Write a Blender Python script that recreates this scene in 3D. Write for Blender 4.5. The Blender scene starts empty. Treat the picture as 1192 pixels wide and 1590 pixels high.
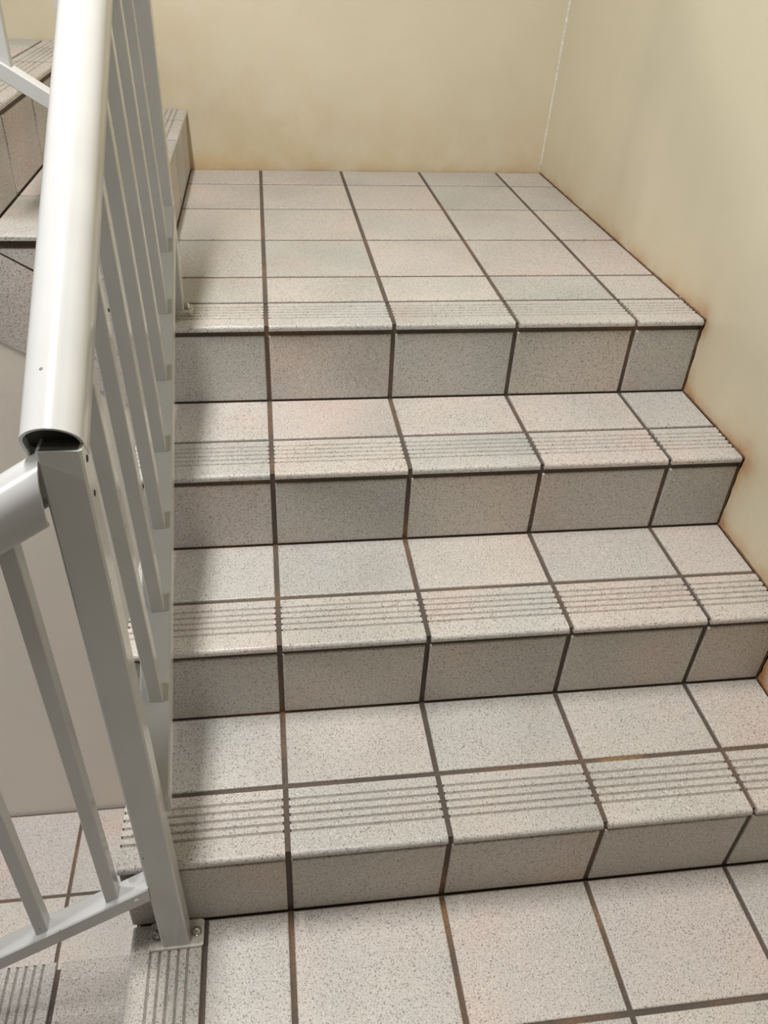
import bpy, math, random
from mathutils import Matrix, Vector
random.seed(7)
SC = bpy.context.scene
COL = SC.collection

# ------------------------------------------------------------------ camera, world, lights, exposure
cd = bpy.data.cameras.new('camera'); cam = bpy.data.objects.new('camera', cd); COL.objects.link(cam)
cam.location = (0.0046, -0.7312, 1.3120)
cam.rotation_euler = (0.9538, -0.0401, -0.1295)
cd.sensor_fit = 'VERTICAL'; cd.sensor_height = 36.0; cd.sensor_width = 27.0
cd.lens = 1286.8 * 36.0 / 1590.0
cd.clip_start = 0.02
SC.camera = cam

w = bpy.data.worlds.new('world'); SC.world = w; w.use_nodes = True
w.node_tree.nodes['Background'].inputs[0].default_value = (0.9, 0.95, 1.0, 1)
w.node_tree.nodes['Background'].inputs[1].default_value = 0.25

def area(name, loc, rot, sx, sy, watts, col):
    l = bpy.data.lights.new(name, 'AREA'); l.shape = 'RECTANGLE'; l.size = sx; l.size_y = sy
    l.energy = watts; l.color = col
    o = bpy.data.objects.new(name, l); o.location = loc; o.rotation_euler = rot; COL.objects.link(o)
    return o
area('fluorescent_tube_light', (-0.30, 0.16, 3.05), (0, 0, 0), 0.09, 1.05, 75, (1.0, 0.985, 0.955))
area('stairwell_ceiling_light', (-3.0, -0.30, 2.20), Vector((-3.7, -1.1, 1.7)).to_track_quat('Z', 'Y').to_euler(), 0.40, 0.55, 38, (1.0, 0.985, 0.96))
area('added_well_fill_light', (-1.35, 0.42, 0.50), (0, 0, 0), 0.10, 0.6, 4.5, (1.0, 0.975, 0.95))  # added fill without a fitting, brightens the well wall and floor

SC.view_settings.view_transform = 'Standard'; SC.view_settings.look = 'None'
SC.view_settings.gamma = 1.0; SC.view_settings.use_curve_mapping = False
SC.view_settings.exposure = 0.0

# ------------------------------------------------------------------ measured layout (metres)
H = [0.0, 0.1711, 0.3408, 0.5060, 0.6735]          # tread heights of the main flight
LEAN = 0.006                                      # the risers lean forward at the top by this much
NY = [None, -0.0107, 0.2555, 0.5212, 0.7874]       # nosing fronts
LY = [None, 0.1121, 0.3774, 0.6431, 0.9088]        # joint behind each nosing tile
RY = [None, 0.0, 0.2664, 0.5315, 0.8001]           # riser faces
ROWS = [1.058, 1.3165, 1.5841, 1.8402]             # joints of the upper landing
YB = 2.008                                         # back wall
XR = 0.8971                                        # right wall
XL = -0.249                                        # open side of the flight
GX = [0.0, 0.2492, 0.4986, 0.75]                   # joints across the flight
XB = [None] + [-0.2126 - 0.2665 * k for k in range(6)]   # risers of the upper flight
ZB = [H[4] + 0.169 * k for k in range(6)]
YE = 0.794                                         # open side of the upper flight
ZW = -0.79                                         # floor of the stairwell
YF, XW, ZC = -1.25, -3.40, 3.40                    # unseen front wall, left wall, ceiling
J = 0.0088                                         # joint width
TH = 0.0245                                        # depth from tread to riser tile (nosing lip + joint)
REC = 0.0038                                       # how far the grout lies below the tiles

# ------------------------------------------------------------------ materials
def mat(name):
    m = bpy.data.materials.new(name); m.use_nodes = True
    nt = m.node_tree; return m, nt, nt.nodes['Principled BSDF']
def N(nt, t, **kw):
    n = nt.nodes.new(t)
    for k, v in kw.items(): setattr(n, k, v)
    return n
def ramp(nt, fac, stops, interp='LINEAR'):
    r = N(nt, 'ShaderNodeValToRGB'); r.color_ramp.interpolation = interp
    e = r.color_ramp.elements
    while len(e) < len(stops): e.new(0.5)
    for el, (p, c) in zip(e, stops):
        el.position = p; el.color = (*c, 1) if len(c) == 3 else c
    nt.links.new(fac, r.inputs[0]); return r.outputs[0]
def noise(nt, vec, scale, detail=2.0, rough=0.5, wv=None, dist=0.0):
    n = N(nt, 'ShaderNodeTexNoise')
    if wv is not None:
        n.noise_dimensions = '4D'; nt.links.new(wv, n.inputs['W'])
    n.inputs['Scale'].default_value = scale; n.inputs['Detail'].default_value = detail
    n.inputs['Roughness'].default_value = rough; n.inputs['Distortion'].default_value = dist
    nt.links.new(vec, n.inputs['Vector']); return n.outputs['Fac']
def mixc(nt, fac, a, b, mode='MIX'):
    m = N(nt, 'ShaderNodeMix', data_type='RGBA', blend_type=mode)
    for i, s in ((0, fac), (6, a), (7, b)):
        if hasattr(s, 'links'): nt.links.new(s, m.inputs[i])
        elif i == 0: m.inputs[0].default_value = s
        else: m.inputs[i].default_value = (*s, 1)
    return m.outputs[2]
def math_(nt, op, a, b):
    m = N(nt, 'ShaderNodeMath', operation=op)
    for i, s in ((0, a), (1, b)):
        if hasattr(s, 'links'): nt.links.new(s, m.inputs[i])
        else: m.inputs[i].default_value = s
    return m.outputs[0]
def bump(nt, bsdf, h, strength, dist):
    b = N(nt, 'ShaderNodeBump'); b.inputs['Strength'].default_value = strength
    b.inputs['Distance'].default_value = dist
    nt.links.new(h, b.inputs['Height']); nt.links.new(b.outputs[0], bsdf.inputs['Normal'])

def make_tile_mat():
    m, nt, b = mat('speckled_glazed_tile')
    tc = N(nt, 'ShaderNodeTexCoord'); vec = tc.outputs['Object']
    oi = N(nt, 'ShaderNodeObjectInfo')
    wv = math_(nt, 'MULTIPLY', oi.outputs['Random'], 60.0)
    cloud = noise(nt, vec, 5.5, 2.0, 0.5, wv)
    base = ramp(nt, cloud, [(0.28, (0.520, 0.518, 0.495)), (0.45, (0.565, 0.538, 0.510)), (0.58, (0.585, 0.540, 0.508)), (0.74, (0.620, 0.515, 0.470))])
    tint = ramp(nt, oi.outputs['Random'], [(0.0, (0.90, 0.93, 0.92)), (0.4, (1.0, 0.99, 0.97)), (0.7, (1.03, 1.0, 0.96)), (1.0, (1.0, 0.95, 0.95))])
    base = mixc(nt, 1.0, base, tint, 'MULTIPLY')
    shade = noise(nt, vec, 3.6, 1.0, 0.5, math_(nt, 'ADD', wv, 7.3))
    base = mixc(nt, 1.0, base, ramp(nt, shade, [(0.32, (0.85, 0.86, 0.86)), (0.52, (1, 1, 1))]), 'MULTIPLY')
    grain = noise(nt, vec, 520.0, 2.0, 0.6, wv)
    fl = noise(nt, vec, 430.0, 1.5, 0.55, wv, 0.6)
    base = mixc(nt, ramp(nt, grain, [(0.35, (0.32,) * 3), (0.6, (0, 0, 0))]), base, (0.26, 0.235, 0.22))
    base = mixc(nt, ramp(nt, fl, [(0.35, (0.85,) * 3), (0.46, (0, 0, 0))]), base, (0.13, 0.11, 0.10))
    lf = noise(nt, vec, 380.0, 1.0, 0.5, math_(nt, 'ADD', wv, 21.0))
    base = mixc(nt, ramp(nt, lf, [(0.58, (0, 0, 0)), (0.70, (0.55,) * 3)]), base, (0.78, 0.75, 0.71))
    nt.links.new(base, b.inputs['Base Color'])
    nt.links.new(ramp(nt, grain, [(0.3, (0.50,) * 3), (0.7, (0.36,) * 3)]), b.inputs['Roughness'])
    bump(nt, b, grain, 0.25, 0.0006)
    return m
def make_grout():
    m, nt, b = mat('brown_grout')
    g = N(nt, 'ShaderNodeNewGeometry').outputs['Position']
    n = noise(nt, g, 6.0, 3.0, 0.6); f = noise(nt, g, 220.0, 2.0)
    c = ramp(nt, n, [(0.32, (0.085, 0.070, 0.058)), (0.50, (0.120, 0.090, 0.070)), (0.62, (0.17, 0.105, 0.068)), (0.72, (0.30, 0.17, 0.075))])
    c = mixc(nt, ramp(nt, f, [(0.3, (0.5,) * 3), (0.6, (0, 0, 0))]), c, (0.06, 0.05, 0.043))
    nt.links.new(c, b.inputs['Base Color']); b.inputs['Roughness'].default_value = 0.9
    bump(nt, b, f, 0.5, 0.001)
    return m
def make_wall(name, hi, lo, tan, rust):
    m, nt, b = mat(name)
    g = N(nt, 'ShaderNodeNewGeometry').outputs['Position']
    n1 = noise(nt, g, 1.7, 3.0, 0.55); n2 = noise(nt, g, 9.0, 4.0, 0.6)
    c = ramp(nt, n1, [(0.35, lo), (0.65, hi)])
    at = N(nt, 'ShaderNodeAttribute', attribute_name='stain')
    sep = N(nt, 'ShaderNodeSeparateColor'); nt.links.new(at.outputs['Color'], sep.inputs[0])
    wide = math_(nt, 'MULTIPLY', sep.outputs[0], ramp(nt, n2, [(0.3, (0.25,) * 3), (0.6, (1, 1, 1))]))
    c = mixc(nt, wide, c, tan)
    tight = math_(nt, 'MULTIPLY', sep.outputs[1], ramp(nt, n2, [(0.35, (0.2,) * 3), (0.6, (1, 1, 1))]))
    c = mixc(nt, tight, c, rust)
    nt.links.new(c, b.inputs['Base Color']); b.inputs['Roughness'].default_value = 0.42
    fine = noise(nt, g, 260.0, 3.0, 0.6); mid = noise(nt, g, 30.0, 2.0)
    h = math_(nt, 'ADD', fine, math_(nt, 'MULTIPLY', mid, 1.5))
    bump(nt, b, h, 0.16, 0.0015)
    return m
def make_paint(name, col, rough=0.28):
    m, nt, b = mat(name)
    g = N(nt, 'ShaderNodeNewGeometry').outputs['Position']
    n = noise(nt, g, 14.0, 3.0)
    c = ramp(nt, n, [(0.3, tuple(x * 0.94 for x in col)), (0.7, col)])
    chip = noise(nt, g, 75.0, 1.0)
    c = mixc(nt, ramp(nt, chip, [(0.795, (0, 0, 0)), (0.81, (0.7,) * 3)]), c, (0.09, 0.08, 0.07))
    nt.links.new(c, b.inputs['Base Color']); b.inputs['Roughness'].default_value = rough
    fine = noise(nt, g, 180.0, 2.0); bump(nt, b, fine, 0.05, 0.0006)
    return m
def plain(name, col, rough, metal=0.0):
    m, nt, b = mat(name)
    g = N(nt, 'ShaderNodeNewGeometry').outputs['Position']
    n = noise(nt, g, 120.0, 3.0)
    nt.links.new(ramp(nt, n, [(0.35, tuple(x * 0.7 for x in col)), (0.65, col)]), b.inputs['Base Color'])
    b.inputs['Roughness'].default_value = rough; b.inputs['Metallic'].default_value = metal
    return m
TILE = make_tile_mat(); GROUT = make_grout(); GRIME = plain('groove_grime', (0.36, 0.32, 0.285), 0.8)
WALL = make_wall('cream_wall_paint', (0.66, 0.605, 0.465), (0.60, 0.55, 0.42), (0.56, 0.44, 0.26), (0.36, 0.15, 0.05))
WHITEWALL = make_wall('pale_wall_paint', (0.66, 0.61, 0.54), (0.62, 0.565, 0.50), (0.5, 0.42, 0.33), (0.3, 0.2, 0.12))
DIM = make_wall('dimmed_wall_paint', (0.10, 0.095, 0.09), (0.085, 0.08, 0.075), (0.2, 0.2, 0.2), (0.2, 0.2, 0.2))  # unseen walls and ceiling darkened to cut their bounce light
PAINT = make_paint('off_white_enamel', (0.575, 0.58, 0.57), 0.2)
PLATE = plain('worn_plate_paint', (0.72, 0.70, 0.64), 0.45)
STEEL = plain('bolt_steel', (0.62, 0.60, 0.56), 0.22, 1.0)
CAVITY_SHADE = plain('painted_cavity_shade', (0.085, 0.083, 0.076), 0.7)  # dark colour standing for the shade inside hollow ends
DARK = plain('bare_hole', (0.03, 0.028, 0.026), 0.7)
RUST = plain('rusty_sealant', (0.20, 0.105, 0.045), 0.85)
SEAM = plain('white_filler', (0.78, 0.76, 0.68), 0.7)

# ------------------------------------------------------------------ helpers
WLOC = {}
def link(o, parent=None, wm=None):
    COL.objects.link(o)
    wm = wm or Matrix.Identity(4)
    WLOC[o.name] = wm.translation.copy()
    if parent is not None:
        o.parent = parent
        o.matrix_basis = Matrix.Translation(-WLOC[parent.name]) @ wm
    else:
        o.matrix_basis = wm
    return o
def thing(name, loc, label, cat, group=None):
    o = bpy.data.objects.new(name, None); o.empty_display_size = 0.05
    o['label'] = label; o['category'] = cat
    if group: o['group'] = group
    return link(o, None, Matrix.Translation(loc))
def mesh(name, vs, fs, m, smooth=False):
    me = bpy.data.meshes.new(name); me.from_pydata([tuple(v) for v in vs], [], fs); me.update()
    me.materials.append(m)
    if smooth:
        for p in me.polygons: p.use_smooth = True
    return me
def obj(name, vs, fs, m, parent=None, base=None, smooth=False):
    """mesh from world-space vertices; origin moved to base"""
    if base is None:
        base = Vector([(min(v[i] for v in vs) + max(v[i] for v in vs)) / 2 for i in range(3)])
    base = Vector(base)
    me = mesh(name, [Vector(v) - base for v in vs], fs, m, smooth)
    return link(bpy.data.objects.new(name, me), parent, Matrix.Translation(base))
def struct(o, label):
    o['kind'] = 'structure'; o['label'] = label; return o
def box_vf(x0, x1, y0, y1, z0, z1):
    vs = [(x, y, z) for z in (z0, z1) for y in (y0, y1) for x in (x0, x1)]
    return vs, [(0, 2, 3, 1), (4, 5, 7, 6), (0, 1, 5, 4), (2, 6, 7, 3), (0, 4, 6, 2), (1, 3, 7, 5)]
def prism_vf(poly, f0, f1):
    """poly: 2-D points; f0/f1 map a 2-D point to the two end points"""
    n = len(poly)
    vs = [f0(p) for p in poly] + [f1(p) for p in poly]
    fs = [(i, (i + 1) % n, n + (i + 1) % n, n + i) for i in range(n)]
    fs += [tuple(range(n - 1, -1, -1)), tuple(range(n, 2 * n))]
    return vs, fs
def fix(o):
    import bmesh
    bm = bmesh.new(); bm.from_mesh(o.data); bmesh.ops.recalc_face_normals(bm, faces=bm.faces)
    bm.to_mesh(o.data); bm.free(); return o

# ---- tiles (mesh data shared between alike tiles)
CACHE = {}
def flat_mesh(sx, sy, t, bev=0.0022):
    k = ('f', round(sx, 4), round(sy, 4), round(t, 4))
    if k not in CACHE:
        vs = []
        for z, ins in ((-t, 0), (-bev, 0), (-bev * 0.3, bev * 0.3), (0, bev)):
            a, b = sx / 2 - ins, sy / 2 - ins
            vs += [(-a, -b, z), (a, -b, z), (a, b, z), (-a, b, z)]
        fs = [(3, 2, 1, 0), (12, 13, 14, 15)]
        for r in range(3):
            for i in range(4):
                j = (i + 1) % 4; fs.append((r * 4 + i, r * 4 + j, r * 4 + 4 + j, r * 4 + 4 + i))
        CACHE[k] = mesh('tile', vs, fs, TILE)
    return CACHE[k]
def nosing_mesh(length, depth, back=0.021):
    """grooved bull-nosed tile: runs along x, front edge at -y, origin at back top edge centre"""
    k = ('n', round(length, 4), round(depth, 4))
    if k not in CACHE:
        pr = [(0, -0.010), (0, -0.0012), (-0.0012, 0)]
        y = -back
        for g in range(5):
            pr += [(y + 0.0026, 0), (y + 0.0013, -0.0028), (y - 0.0013, -0.0028), (y - 0.0026, 0)]
            y -= 0.0142
        r = 0.0065
        for i in range(7):
            a = math.pi / 2 * i / 6
            pr.append((-depth + r - r * math.sin(a), -r + r * math.cos(a)))
        pr += [(-depth, -0.0105), (-depth + 0.0015, -0.012), (-depth + 0.013, -0.012), (-depth + 0.013, -0.010)]
        n = len(pr)
        cuts = (-length / 2, -length / 2 + 0.0022, length / 2 - 0.0022, length / 2)
        vs = [(c, p[0], p[1]) for c in cuts for p in pr]
        fs = [(q * n + i, (q + 1) * n + i, (q + 1) * n + (i + 1) % n, q * n + (i + 1) % n) for q in range(3) for i in range(n)]
        fs += [tuple(range(n)), tuple(range(4 * n - 1, 3 * n - 1, -1))]
        me = mesh('nosing', vs, fs, TILE); me.materials.append(GRIME); me.materials.append(GROUT)
        for q in range(3):                                # dirt in the grooves, grout smeared into their ends
            for g in range(5):
                for i in ((1,) if q == 1 else (0, 1, 2)): me.polygons[q * n + 3 + g * 4 + i].material_index = 1 if q == 1 else 2
        import bmesh
        bm = bmesh.new(); bm.from_mesh(me); bmesh.ops.recalc_face_normals(bm, faces=bm.faces); bm.to_mesh(me); bm.free()
        CACHE[k] = me
    return CACHE[k]
UP = Matrix.Identity(4)
FACE_MY = Matrix.Rotation(math.pi / 2, 4, 'X')                                  # tile faces -Y
FACE_PX = Matrix(((0, 0, 1, 0), (1, 0, 0, 0), (0, 1, 0, 0), (0, 0, 0, 1)))        # tile faces +X (local x -> Y, y -> Z)
FACE_MX = Matrix(((0, 0, -1, 0), (-1, 0, 0, 0), (0, 1, 0, 0), (0, 0, 0, 1)))      # tile faces -X
def jit(): return Matrix.Rotation(random.uniform(-0.0015, 0.0015), 4, 'X') @ Matrix.Rotation(random.uniform(-0.0015, 0.0015), 4, 'Y')
def tile(parent, name, p, sx, sy, rot=UP, t=0.008):
    o = bpy.data.objects.new(name, flat_mesh(sx, sy, t))
    return link(o, parent, Matrix.Translation(p) @ rot @ jit())
def floor_tile(parent, name, x0, x1, y0, y1, z):
    return tile(parent, name, ((x0 + x1) / 2, (y0 + y1) / 2, z), x1 - x0, y1 - y0)
def nosing(parent, p, length, depth, ang=0.0):
    o = bpy.data.objects.new('nosing_tile', nosing_mesh(length, depth))
    return link(o, parent, Matrix.Translation(p) @ Matrix.Rotation(ang, 4, 'Z') @ Matrix.Rotation(random.uniform(-0.001, 0.001), 4, 'X'))
def spans(edges, lo, hi):
    """intervals between joints, with half a joint off at each inner joint"""
    e = [lo] + [x for x in edges if lo < x < hi] + [hi]
    return [(e[i] + (J / 2 if i else 0), e[i + 1] - (J / 2 if i < len(e) - 2 else 0.0025)) for i in range(len(e) - 1)]

# ------------------------------------------------------------------ room shell
def profile():
    p = [(YF, 0.0), (0.0, 0.0)]
    for k in (1, 2, 3, 4):
        p += [(RY[k] - LEAN, H[k] - TH), (NY[k], H[k] - 0.010), (NY[k], H[k]), (RY[k + 1] if k < 4 else YB, H[k])]
    return p
def dseg(p, a, b):
    ax, ay = a; bx, by = b; dx, dy = bx - ax, by - ay
    t = max(0, min(1, ((p[0] - ax) * dx + (p[1] - ay) * dy) / (dx * dx + dy * dy + 1e-12)))
    return math.hypot(p[0] - ax - t * dx, p[1] - ay - t * dy)
PROF = profile()
def frange(a, b, s):
    n = max(1, round((b - a) / s)); return [a + (b - a) * i / n for i in range(n + 1)]
def bulge(z): return XR + 0.042 * max(0.0, min(z, 1.5) - 0.70)
def grid_wall(name, us, vs_, pos, stain, m, back):
    """grid of (u, v) -> pos; stain(u, v) -> two amounts; closed by a back sheet"""
    nu, nv = len(us), len(vs_)
    V = [pos(u, v) for v in vs_ for u in us]; F = []
    for j in range(nv - 1):
        for i in range(nu - 1): F.append((j * nu + i, j * nu + i + 1, (j + 1) * nu + i + 1, (j + 1) * nu + i))
    n0 = len(V)
    rim = [i for i in range(nu)] + [j * nu + nu - 1 for j in range(1, nv)] + [(nv - 1) * nu + i for i in range(nu - 2, -1, -1)] + [j * nu for j in range(nv - 2, 0, -1)]
    V += [tuple(Vector(V[i]) + Vector(back)) for i in rim]; L = len(rim)
    F += [(rim[(i + 1) % L], rim[i], n0 + i, n0 + (i + 1) % L) for i in range(L)]
    F.append(tuple(n0 + i for i in range(L)))
    o = obj(name, V, F, m); fix(o)
    a = o.data.color_attributes.new('stain', 'FLOAT_COLOR', 'POINT')
    for j, v in enumerate(vs_):
        for i, u in enumerate(us):
            s = stain(u, v); a.data[j * nu + i].color = (s[0], s[1], 0, 1)
    return o
CORN = [(NY[k], H[k]) for k in (1, 2, 3, 4)] + [(RY[k], H[k - 1]) for k in (2, 3, 4)]
def stain_right(y, z):
    d = min(dseg((y, z), PROF[i], PROF[i + 1]) for i in range(len(PROF) - 1))
    c = min(math.hypot(y - a, z - b) for a, b in CORN)
    return (min(1, 0.75 * math.exp(-d / 0.075)), min(1, 0.85 * math.exp(-d / 0.011) + 0.7 * math.exp(-(c / 0.035) ** 2)))
ys = frange(YF, -0.1, 0.2)[:-1] + frange(-0.1, YB, 0.02)
zs = [ZW] + frange(-0.05, 1.35, 0.02) + [1.5, 2.2, ZC]
wr = grid_wall('wall_right', ys, zs, lambda y, z: (bulge(z), y, z), stain_right, WALL, (0.12, 0, 0))
struct(wr, 'cream painted wall along the right of the stairs with rusty stains at the steps')
def stain_back(x, z):
    d = max(0, z - H[4])
    return (min(1, 0.85 * math.exp(-d / 0.16) + 0.25 * math.exp(-(x + 0.3) ** 2 / 0.2)), 0.5 * math.exp(-d / 0.006))
xs = [XW, -1.5] + frange(-1.2, 0.94, 0.03)
zs2 = [ZW, 0.4] + frange(0.62, 1.4, 0.02) + [2.2, ZC]
struct(grid_wall('wall_back', xs, zs2, lambda x, z: (x, YB, z), stain_back, WALL, (0, 0.12, 0)),
       'cream painted wall behind the upper landing with a tan smudged foot')
V, F = box_vf(XW - 0.12, 0.94, YF - 0.12, YF, ZW, ZC); struct(obj('wall_front', V, F, DIM), 'plain painted wall behind the viewer')
V, F = box_vf(XW - 0.12, XW, YF, YB, ZW, ZC); struct(obj('wall_left', V, F, DIM), 'plain painted wall on the far left of the stairwell')
V, F = box_vf(XW - 0.12, 1.06, YF - 0.12, YB + 0.12, ZC, ZC + 0.1); struct(obj('ceiling', V, F, DIM), 'unseen darkened ceiling over the stairwell')

# wall under the upper flight: its top follows the flight
def lineB(x): return (ZB[1] - 0.017) + (XB[2] - x) * 0.634       # joint that runs along the pitch of the upper flight
BAND = 0.190
poly = [(-1.95, ZW), (XL + 0.004, ZW), (XL + 0.004, lineB(XL) - BAND), (XB[5], lineB(XB[5]) - BAND), (-1.95, lineB(XB[5]) - BAND)]
V, F = prism_vf(poly, lambda p: (p[0], 0.802, p[1]), lambda p: (p[0], 0.90, p[1]))
struct(fix(obj('wall_under_stairs', V, F, WHITEWALL)), 'pale wall under the upper flight, seen between the railings')
poly = [(0.047, ZW), (0.802, ZW), (0.802, 0.24), (0.047, -0.235)]
V, F = prism_vf(poly, lambda p: (XL + 0.006, p[0], p[1]), lambda p: (XL + 0.09, p[0], p[1]))
struct(fix(obj('wall_inner', V, F, WHITEWALL)), 'pale wall under the open side of the main flight')
# white crack of filler in the corner of the two walls
V, F = [], []
n = 60
for i in range(n + 1):
    z = 0.70 + (1.9 - 0.70) * i / n; wd = 0.0022 + 0.0022 * random.random() * (1.5 if z < 0.9 else 1.0)
    x = bulge(z)
    V += [(x - wd, YB, z), (x - wd * 0.4, YB - wd * 0.5, z), (x, YB - wd, z)]
    if i:
        a = (i - 1) * 3; F += [(a, a + 1, a + 4, a + 3), (a + 1, a + 2, a + 5, a + 4)]
struct(obj('trim_1', V, F, SEAM), 'thin white line of cracked filler up the wall corner')

# ------------------------------------------------------------------ lower landing
V, F = box_vf(XL + 0.012, XR, YF, -0.0, -0.20, -REC)
fl = struct(obj('floor', V, F, GROUT, base=(0.3, -0.6, 0.0)), 'lower landing of speckled beige tiles in front of the stairs')
XN = -0.135
yr = [-0.2135 - 0.2585 * k for k in range(5)][::-1]
for x0, x1 in spans(GX, XN, XR):
    if x0 < -0.1: x0 += J / 2
    for y0, y1 in spans(yr, YF, 0.0): floor_tile(fl, 'floor_tile', x0, x1, y0, y1, 0)
for y0, y1 in spans([-0.26, -0.52, -0.78, -1.04], YF, 0.0):
    nosing(fl, (XN - J / 2, (y0 + y1) / 2, 0), y1 - y0, XN - J / 2 - XL, -math.pi / 2)

# ------------------------------------------------------------------ main flight
st = thing('staircase', (0.32, 0.4, 0.0), 'main flight of four speckled beige tiled steps rising to the landing against the right wall', 'staircase')
for k in (1, 2, 3, 4):
    yend = RY[k + 1] + REC if k < 4 else LY[4]
    pl = [(RY[k] + REC, H[k - 1] - 0.23), (RY[k] + REC, H[k - 1]), (RY[k] + REC - LEAN, H[k] - REC), (yend, H[k] - REC), (yend, H[k] - 0.23 if k < 4 else H[k - 1] - 0.10)]
    V, F = prism_vf(pl, lambda p: (XL + 0.010, p[0], p[1]), lambda p: (XR - 0.0005, p[0], p[1]))
    sp = fix(obj('step', V, F, GROUT, st))
    TILT = Matrix.Rotation(LEAN / 0.17, 4, 'X') @ FACE_MY
    for x0, x1 in spans(GX, XL, XR):
        tile(sp, 'riser_tile', ((x0 + x1) / 2, RY[k] - LEAN * 0.44, (H[k - 1] + 0.0015 + H[k] - TH) / 2), x1 - x0, H[k] - TH - H[k - 1] - 0.0015, TILT, 0.007)
        nosing(sp, ((x0 + x1) / 2, LY[k] - J / 2, H[k]), x1 - x0, LY[k] - J / 2 - NY[k]) if k < 4 or x0 > -0.2 else \
            nosing(sp, ((-0.2105 + x1) / 2, LY[k] - J / 2, H[k]), x1 + 0.2105, LY[k] - J / 2 - NY[k])
        if k < 4: floor_tile(sp, 'tread_tile', x0, x1, LY[k] + J / 2, RY[k + 1] - 0.002, H[k])
    # tiled open side, facing the stairwell
    if k < 4:
        yi = RY[k + 1]
        tri = [(RY[k] + 0.004, H[k - 1] - 0.004), (yi - 0.012, H[k] - TH), (RY[k] + 0.004, H[k] - TH)]
        V, F = prism_vf(tri, lambda p: (XL + 0.004, p[0], p[1]), lambda p: (XL + 0.010, p[0], p[1])); fix(obj('side_tile', V, F, TILE, sp))
        q = [(RY[k] + 0.003, H[k - 1] - 0.013), (yi - 0.003, H[k] - 0.017), (yi - 0.003, H[k] - 0.20), (RY[k] + 0.003, H[k - 1] - 0.196)]
        V, F = prism_vf(q, lambda p: (XL + 0.004, p[0], p[1]), lambda p: (XL + 0.010, p[0], p[1])); fix(obj('side_tile', V, F, TILE, sp))
# rusty bead of sealant where the steps meet the wall
def bead(name, pts, r, m, parent, off):
    V, F = [], []
    for i, (y, z) in enumerate(pts):
        rr = r * random.uniform(0.6, 1.4); x = bulge(z) + off
        V += [(x, y - rr * 0.7, z + rr * 0.7), (x - rr * 0.8, y, z), (x, y + rr * 0.7, z - rr * 0.7)] if False else \
             [(x, y - rr, z), (x, y, z + rr), (x - rr * 0.8, y - rr * 0.4, z + rr * 0.4), (x, y + rr, z), (x, y, z - rr)]
        if i:
            a = (i - 1) * 5
            for j in range(5): F.append((a + j, a + (j + 1) % 5, a + 5 + (j + 1) % 5, a + 5 + j))
    return obj(name, V, F, m, parent, smooth=True)
pts = []
P2 = [(y, z) for y, z in PROF[1:]]
for i in range(len(P2) - 1):
    a, b = P2[i], P2[i + 1]; n = max(2, int(math.hypot(b[0] - a[0], b[1] - a[1]) / 0.012))
    pts += [(a[0] + (b[0] - a[0]) * t / n, a[1] + (b[1] - a[1]) * t / n) for t in range(n)]
pts.append(P2[-1])
fl_pts = [p for p in pts if p[1] > H[4] - 0.001 and p[0] > LY[4]]
pts = [p for p in pts if p not in fl_pts]
s_ = bead('wall_sealant', pts, 0.0032, RUST, st, 0.0); s_['label'] = 'rusty brown sealant bead along the wall'

# ------------------------------------------------------------------ upper landing
V, F = box_vf(XB[1] + 0.0 - REC, XR, LY[4], YB, H[4] - 0.2, H[4] - 0.0018)
ul = struct(obj('floor', V, F, GROUT, base=(0.34, 1.45, H[4])), 'upper landing of speckled beige tiles at the top of the main flight')
for x0, x1 in spans(GX, XB[1] + 0.002, XR):
    for y0, y1 in spans(ROWS, LY[4], YB):
        if abs(y0 - LY[4]) < 1e-6: y0 += J / 2
        floor_tile(ul, 'floor_tile', x0, x1, y0, y1, H[4])

bead('wall_sealant', fl_pts, 0.0028, RUST, ul, 0.0)

# ------------------------------------------------------------------ upper flight (rises to the left behind the railing)
sb = thing('staircase', (-0.7, 1.4, H[4]), 'upper flight of tiled steps climbing left along the back wall behind the white railing', 'staircase')
for k in (1, 2, 3, 4):
    xa, xb = XB[k], XB[k + 1]
    pl = [(xa - REC, lineB(xa) - BAND), (xa - REC, ZB[k] - REC), (xb - REC, ZB[k] - REC), (xb - REC, lineB(xb) - BAND)]
    V, F = prism_vf(pl, lambda p: (p[0], YE + 0.012, p[1]), lambda p: (p[0], YB, p[1]))
    sp = fix(obj('step', V, F, GROUT, sb))
    lx = xa - 0.105
    for y0, y1 in spans(ROWS, YE, YB):
        tile(sp, 'riser_tile', (xa, (y0 + y1) / 2, (ZB[k - 1] + 0.0015 + ZB[k] - TH) / 2), y1 - y0, ZB[k] - TH - ZB[k - 1] - 0.0015, FACE_PX, 0.007)
        nosing(sp, (lx + J / 2, (y0 + y1) / 2, ZB[k]), y1 - y0, xa + 0.006 - lx - J / 2, math.pi / 2)
        floor_tile(sp, 'tread_tile', xb + 0.002, lx - J / 2, y0, y1, ZB[k])
    fy = (lambda p: (p[0], YE + 0.004, p[1])), (lambda p: (p[0], YE + 0.012, p[1]))
    tri = [(xa - 0.004, lineB(xa) + 0.006), (xb + 0.012, ZB[k] - TH), (xa - 0.004, ZB[k] - TH)]
    V, F = prism_vf(tri, *fy); fix(obj('side_tile', V, F, TILE, sp))
    xj, xk = xa - (0.1 if k > 1 else 0.0), xb - 0.1
    q = [(xj - 0.003, lineB(xj) - 0.005), (xk + 0.003, lineB(xk) - 0.005), (xk + 0.003, lineB(xk) - BAND), (xj - 0.003, lineB(xj) - BAND)]
    V, F = prism_vf(q, *fy); fix(obj('side_tile', V, F, TILE, sp))

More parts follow.
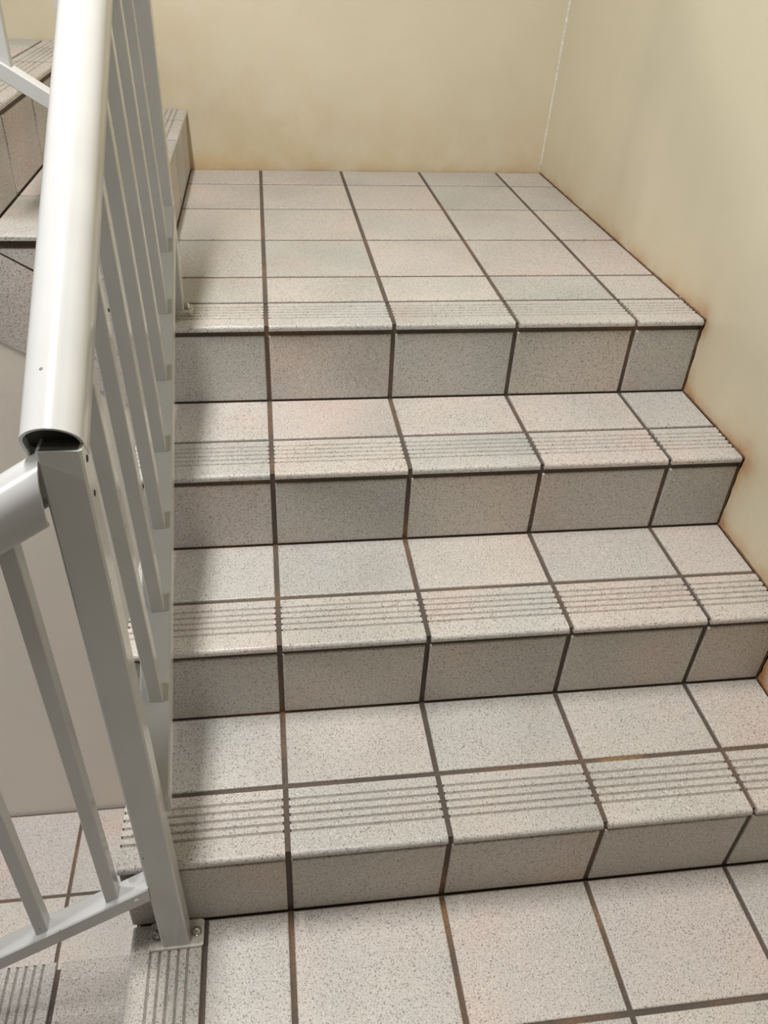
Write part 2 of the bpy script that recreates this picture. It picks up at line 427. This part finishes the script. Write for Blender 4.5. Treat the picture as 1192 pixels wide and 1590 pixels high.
# ------------------------------------------------------------------ lower flight (goes down to the left from the lower landing)
sz = thing('staircase', (-0.6, -0.6, -0.5), 'lower flight of tiled steps dropping left from the lower landing at the bottom left', 'staircase')
XZ = [XL + 0.010 - 0.2665 * k for k in range(5)]
XNZ = [XL - 0.2665 * k for k in range(5)]
for k in (1, 2, 3):
    zt = -0.171 * k; xa, xb = XZ[k - 1], XZ[k]
    V, F = box_vf(xb + REC, xa + 0.002, YF, 0.034, ZW, zt - REC)
    sp = obj('step', V, F, GROUT, sz)
    lx = XNZ[k] + 0.116
    for y0, y1 in spans([-0.2135, -0.472, -0.73, -0.99], YF, 0.0475):
        floor_tile(sp, 'tread_tile', lx + J / 2, xa - 0.002, y0, y1, zt)
        nosing(sp, (lx - J / 2, (y0 + y1) / 2, zt), y1 - y0, lx - J / 2 - XNZ[k], -math.pi / 2)
        tile(sp, 'riser_tile', (xa, (y0 + y1) / 2, zt + 0.0015 + (0.171 - TH - 0.0015) / 2), y1 - y0, 0.171 - TH - 0.0015, FACE_MX, 0.007)

# ------------------------------------------------------------------ floor of the stairwell
V, F = box_vf(-2.0, XL + 0.006, 0.034, 0.802, ZW - 0.1, ZW - REC)
wf = struct(obj('floor', V, F, GROUT, base=(-1.0, 0.4, ZW)), 'grey beige tiled floor at the foot of the stairwell, seen between the lower balusters')
yw = [0.80 - 0.257 * k for k in (1, 2)][::-1]
xw = [-0.577 - 0.25 * k for k in range(-1, 6)][::-1]
for x0, x1 in spans(xw, -2.0, XL + 0.004):
    for y0, y1 in spans(yw, 0.048, 0.797): floor_tile(wf, 'floor_tile', x0, x1, y0, y1, ZW)

# ------------------------------------------------------------------ railings
def bar_vf(a, b, ax, ay):
    """square bar from a to b; ax, ay: half-extent vectors at both ends"""
    a, b, ax, ay = map(Vector, (a, b, ax, ay))
    vs = []
    c = 0.12
    for e in (a, b):
        for sx, sy in ((-1, -1 + c), (-1 + c, -1), (1 - c, -1), (1, -1 + c), (1, 1 - c), (1 - c, 1), (-1 + c, 1), (-1, 1 - c)):
            vs.append(e + ax * sx + ay * sy)
    fs = [(i, (i + 1) % 8, 8 + (i + 1) % 8, 8 + i) for i in range(8)] + [tuple(range(7, -1, -1)), tuple(range(8, 16))]
    return vs, fs
def bar(name, parent, a, b, ax, ay, m=PAINT):
    V, F = bar_vf(a, b, ax, ay); return fix(obj(name, V, F, m, parent))
def c_profile(R=0.0285, t=0.0032, drop=0.024, lip=0.0075):
    """hollow C handrail, open underneath: points (side, up)"""
    out = [(-R + lip, -drop - 0.008), (-R + lip * 0.3, -drop - 0.006), (-R, -drop)]
    for i in range(25):
        a = math.pi - math.pi * i / 24; out.append((R * math.cos(a), R * math.sin(a)))
    out += [(R, -drop), (R - lip * 0.3, -drop - 0.006), (R - lip, -drop - 0.008)]
    r = R - t
    inn = [(r - lip + t, -drop - 0.008 + t), (r, -drop)]
    for i in range(25):
        a = math.pi * i / 24; inn.append((r * math.cos(a), r * math.sin(a)))
    inn += [(-r, -drop), (-r + lip - t, -drop - 0.008 + t)]
    return out + inn
def handrail(parent, a, b, plane_a=None, plane_b=None):
    """sweep of the C profile along a-b; plane_x = unit axis vector for an upright cut, else square cut"""
    a, b = Vector(a), Vector(b); d = (b - a).normalized()
    side = d.cross(Vector((0, 0, 1))).normalized(); up = side.cross(d).normalized()
    pr = c_profile(); n = len(pr); vs = []
    for e, pl in ((a, plane_a), (b, plane_b)):
        for s, u in pr:
            v = e + side * s + up * u
            if pl is not None:
                q = Vector(pl); v = v + d * ((e - v).dot(q) / d.dot(q))
            vs.append(v)
    fs = [(i, (i + 1) % n, n + (i + 1) % n, n + i) for i in range(n)]
    h = n // 2                                        # end caps as a strip between outer and inner outline
    for o in (0, n):
        for i in range(h - 1):
            k = min(n - 1 - i, n - 1); q = (o + i, o + i + 1, o + k - 1, o + k)
            if len(set(q)) == 4: fs.append(q)
    o_ = fix(obj('handrail', vs, fs, PAINT, parent))
    for p in o_.data.polygons: p.use_smooth = True
    o_.data.set_sharp_from_angle(angle=math.radians(35))
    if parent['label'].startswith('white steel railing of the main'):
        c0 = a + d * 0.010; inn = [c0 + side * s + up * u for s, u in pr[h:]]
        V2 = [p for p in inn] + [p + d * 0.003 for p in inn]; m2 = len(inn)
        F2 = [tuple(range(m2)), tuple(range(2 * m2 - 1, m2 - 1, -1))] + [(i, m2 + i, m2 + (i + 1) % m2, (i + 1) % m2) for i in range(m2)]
        e = fix(obj('rail_end_shade', V2, F2, CAVITY_SHADE, o_)); e['label'] = 'dark plate added as the shade inside the open handrail end'  # added dark plate paints the shaded interior of the rail end
    return o_
def lathe(name, parent, c, prof, m, axis=(0, 0, 1), seg=12):
    ax = Vector(axis).normalized(); t = Vector((1, 0, 0)) if abs(ax.x) < 0.9 else Vector((0, 1, 0))
    u = ax.cross(t).normalized(); v = ax.cross(u); c = Vector(c); vs, fs = [], []
    for r, h in prof:
        for i in range(seg):
            a = 2 * math.pi * i / seg; vs.append(c + ax * h + u * (r * math.cos(a)) + v * (r * math.sin(a)))
    for k in range(len(prof) - 1):
        for i in range(seg):
            j = (i + 1) % seg; fs.append((k * seg + i, k * seg + j, (k + 1) * seg + j, (k + 1) * seg + i))
    fs += [tuple(range(seg - 1, -1, -1)), tuple(range((len(prof) - 1) * seg, len(prof) * seg))]
    return fix(obj(name, vs, fs, m, parent, smooth=False))
def base_plate(parent, x0, x1, y0, y1, z):
    V, F = bar_vf(((x0 + x1) / 2, (y0 + y1) / 2, z), ((x0 + x1) / 2, (y0 + y1) / 2, z + 0.006), ((x1 - x0) / 2, 0, 0), (0, (y1 - y0) / 2, 0))
    bp = fix(obj('base_plate', V, F, PLATE, parent)); bp['label'] = 'worn cream steel base plate'
    ym = (y0 + y1) / 2 + 0.001
    for x in (x0 + 0.011, x1 - 0.011):
        b = lathe('bolt', bp, (x, ym, z + 0.006), [(0.0085, 0), (0.0085, 0.0015), (0.0066, 0.0016), (0.0066, 0.006), (0.0052, 0.0085), (0.0030, 0.0105), (0.0008, 0.0113)], STEEL)
        for p in b.data.polygons: p.use_smooth = True
        b.data.set_sharp_from_angle(angle=math.radians(40))
        b['label'] = 'steel dome nut on a washer'
    return bp

# main railing beside the flight
ra = thing('stair_railing', (-0.178, 0.4, 0.0), 'white steel railing of the main flight with half round handrail and two posts', 'railing')
SL = 0.634
def railA(y): return 0.338 + 0.628 * (y + 0.012)              # top of the bottom rail
def handA(y): return 0.905 + 0.619 * (y + 0.031)              # axis of the handrail
xp, xt = -0.1785, -0.1935
PH, PD = 0.0208, 0.0155
post = bar('post', ra, (xp, -0.0270, 0.004), (xt, -0.0270, 0.902), (PH, 0, 0), (0, PD, 0))
base_plate(ra, -0.2195, -0.1370, -0.0455, -0.0020, 0.0)
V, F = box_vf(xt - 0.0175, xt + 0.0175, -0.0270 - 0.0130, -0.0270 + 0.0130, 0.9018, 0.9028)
o = obj('post_top_shade', V, F, CAVITY_SHADE, post); o['label'] = 'dark slab painted as the shade in the hollow end of the post'  # solid dark slab in place of the shade inside the tube
for z, s in ((0.885, 0.0042), (0.845, 0.0036)):
    q = (z - 0.004) / 0.898; lathe('screw_hole', post, (xp + (xt - xp) * q + PH - 0.0002, -0.0275, z), [(s, 0), (s * 0.8, 0.0008)], DARK, (1, 0, 0.016))
bar('post', ra, (xp, 0.8665, H[4] + 0.004), (xp - 0.006, 0.8665, 1.585), (PH, 0, 0), (0, PD, 0))
base_plate(ra, -0.2190, -0.1420, 0.846, 0.888, H[4])
def slope_bar(parent, p0, p1, half_w, hgt, axis):
    """rail whose top centre runs p0-p1, ends cut upright; axis = horizontal width direction"""
    p0, p1 = Vector(p0), Vector(p1); w_ = Vector(axis) * half_w; h_ = Vector((0, 0, hgt / 2))
    return bar('bottom_rail', parent, p0 - h_, p1 - h_, w_, h_)
slope_bar(ra, (-0.1765, -0.0125, railA(-0.0125)), (-0.1775, 0.8505, railA(0.8505)), 0.0215, 0.031, (1, 0, 0))
yb = [0.1055 + 0.111 * i for i in range(8)]
for y in yb[:7]:
    bar('baluster', ra, (-0.1745, y, railA(y) - 0.008), (-0.194, y, handA(y) - 0.012), (0.0098, 0, 0), (0, 0.0098, 0))
handrail(ra, (-0.2005, -0.031, handA(-0.031)), (-0.2005, 0.849, handA(0.849)), None, (0, 1, 0))

# lower railing going down to the left
rz = thing('stair_railing', (-0.6, -0.028, -0.171), 'white steel railing at the lower left, sloping down from the main post', 'railing')
YZ = -0.0285
def railZ(x): return 0.176 - 0.615 * (-0.199 - x)
def handZ(x): return 0.862 - 0.615 * (-0.213 - x)
slope_bar(rz, (-0.2005, YZ, railZ(-0.2005)), (-0.98, YZ, railZ(-0.98)), 0.0175, 0.031, (0, 1, 0))
for i in range(7):
    x = -0.2560 - 0.1100 * i
    bar('baluster', rz, (x, YZ + 0.001, railZ(x) - 0.008), (x - 0.010, YZ + 0.001, handZ(x) - 0.014), (0.0096, 0, 0), (0, 0.0098, 0))
handrail(rz, (-0.2135, YZ - 0.001, handZ(-0.2135)), (-0.99, YZ - 0.001, handZ(-0.99)), (1, 0, 0), None)
lathe('screw', rz, (-0.218, YZ - 0.0175, railZ(-0.218) - 0.014), [(0.0045, 0), (0.0040, 0.0012), (0.0018, 0.0020)], PLATE, (0, -1, 0))

# upper railing climbing left
rb = thing('stair_railing', (-0.6, 0.868, H[4]), 'white steel railing at the upper left, climbing left from behind the main handrail', 'railing')
YR = 0.8665
def railB(x): return 1.068 + 0.638 * (-0.350 - x)
def handB(x): return 1.575 + 0.625 * (-0.170 - x)
slope_bar(rb, (-0.1995, YR, railB(-0.1995)), (-1.15, YR, railB(-1.15)), 0.0175, 0.029, (0, 1, 0))
for i in range(8):
    x = -0.300 - 0.1045 * i
    bar('baluster', rb, (x, YR, railB(x) - 0.008), (x, YR, handB(x) - 0.012), (0.0098, 0, 0), (0, 0.0098, 0))
handrail(rb, (-0.150, YR, handB(-0.150)), (-1.15, YR, handB(-1.15)), None, None)
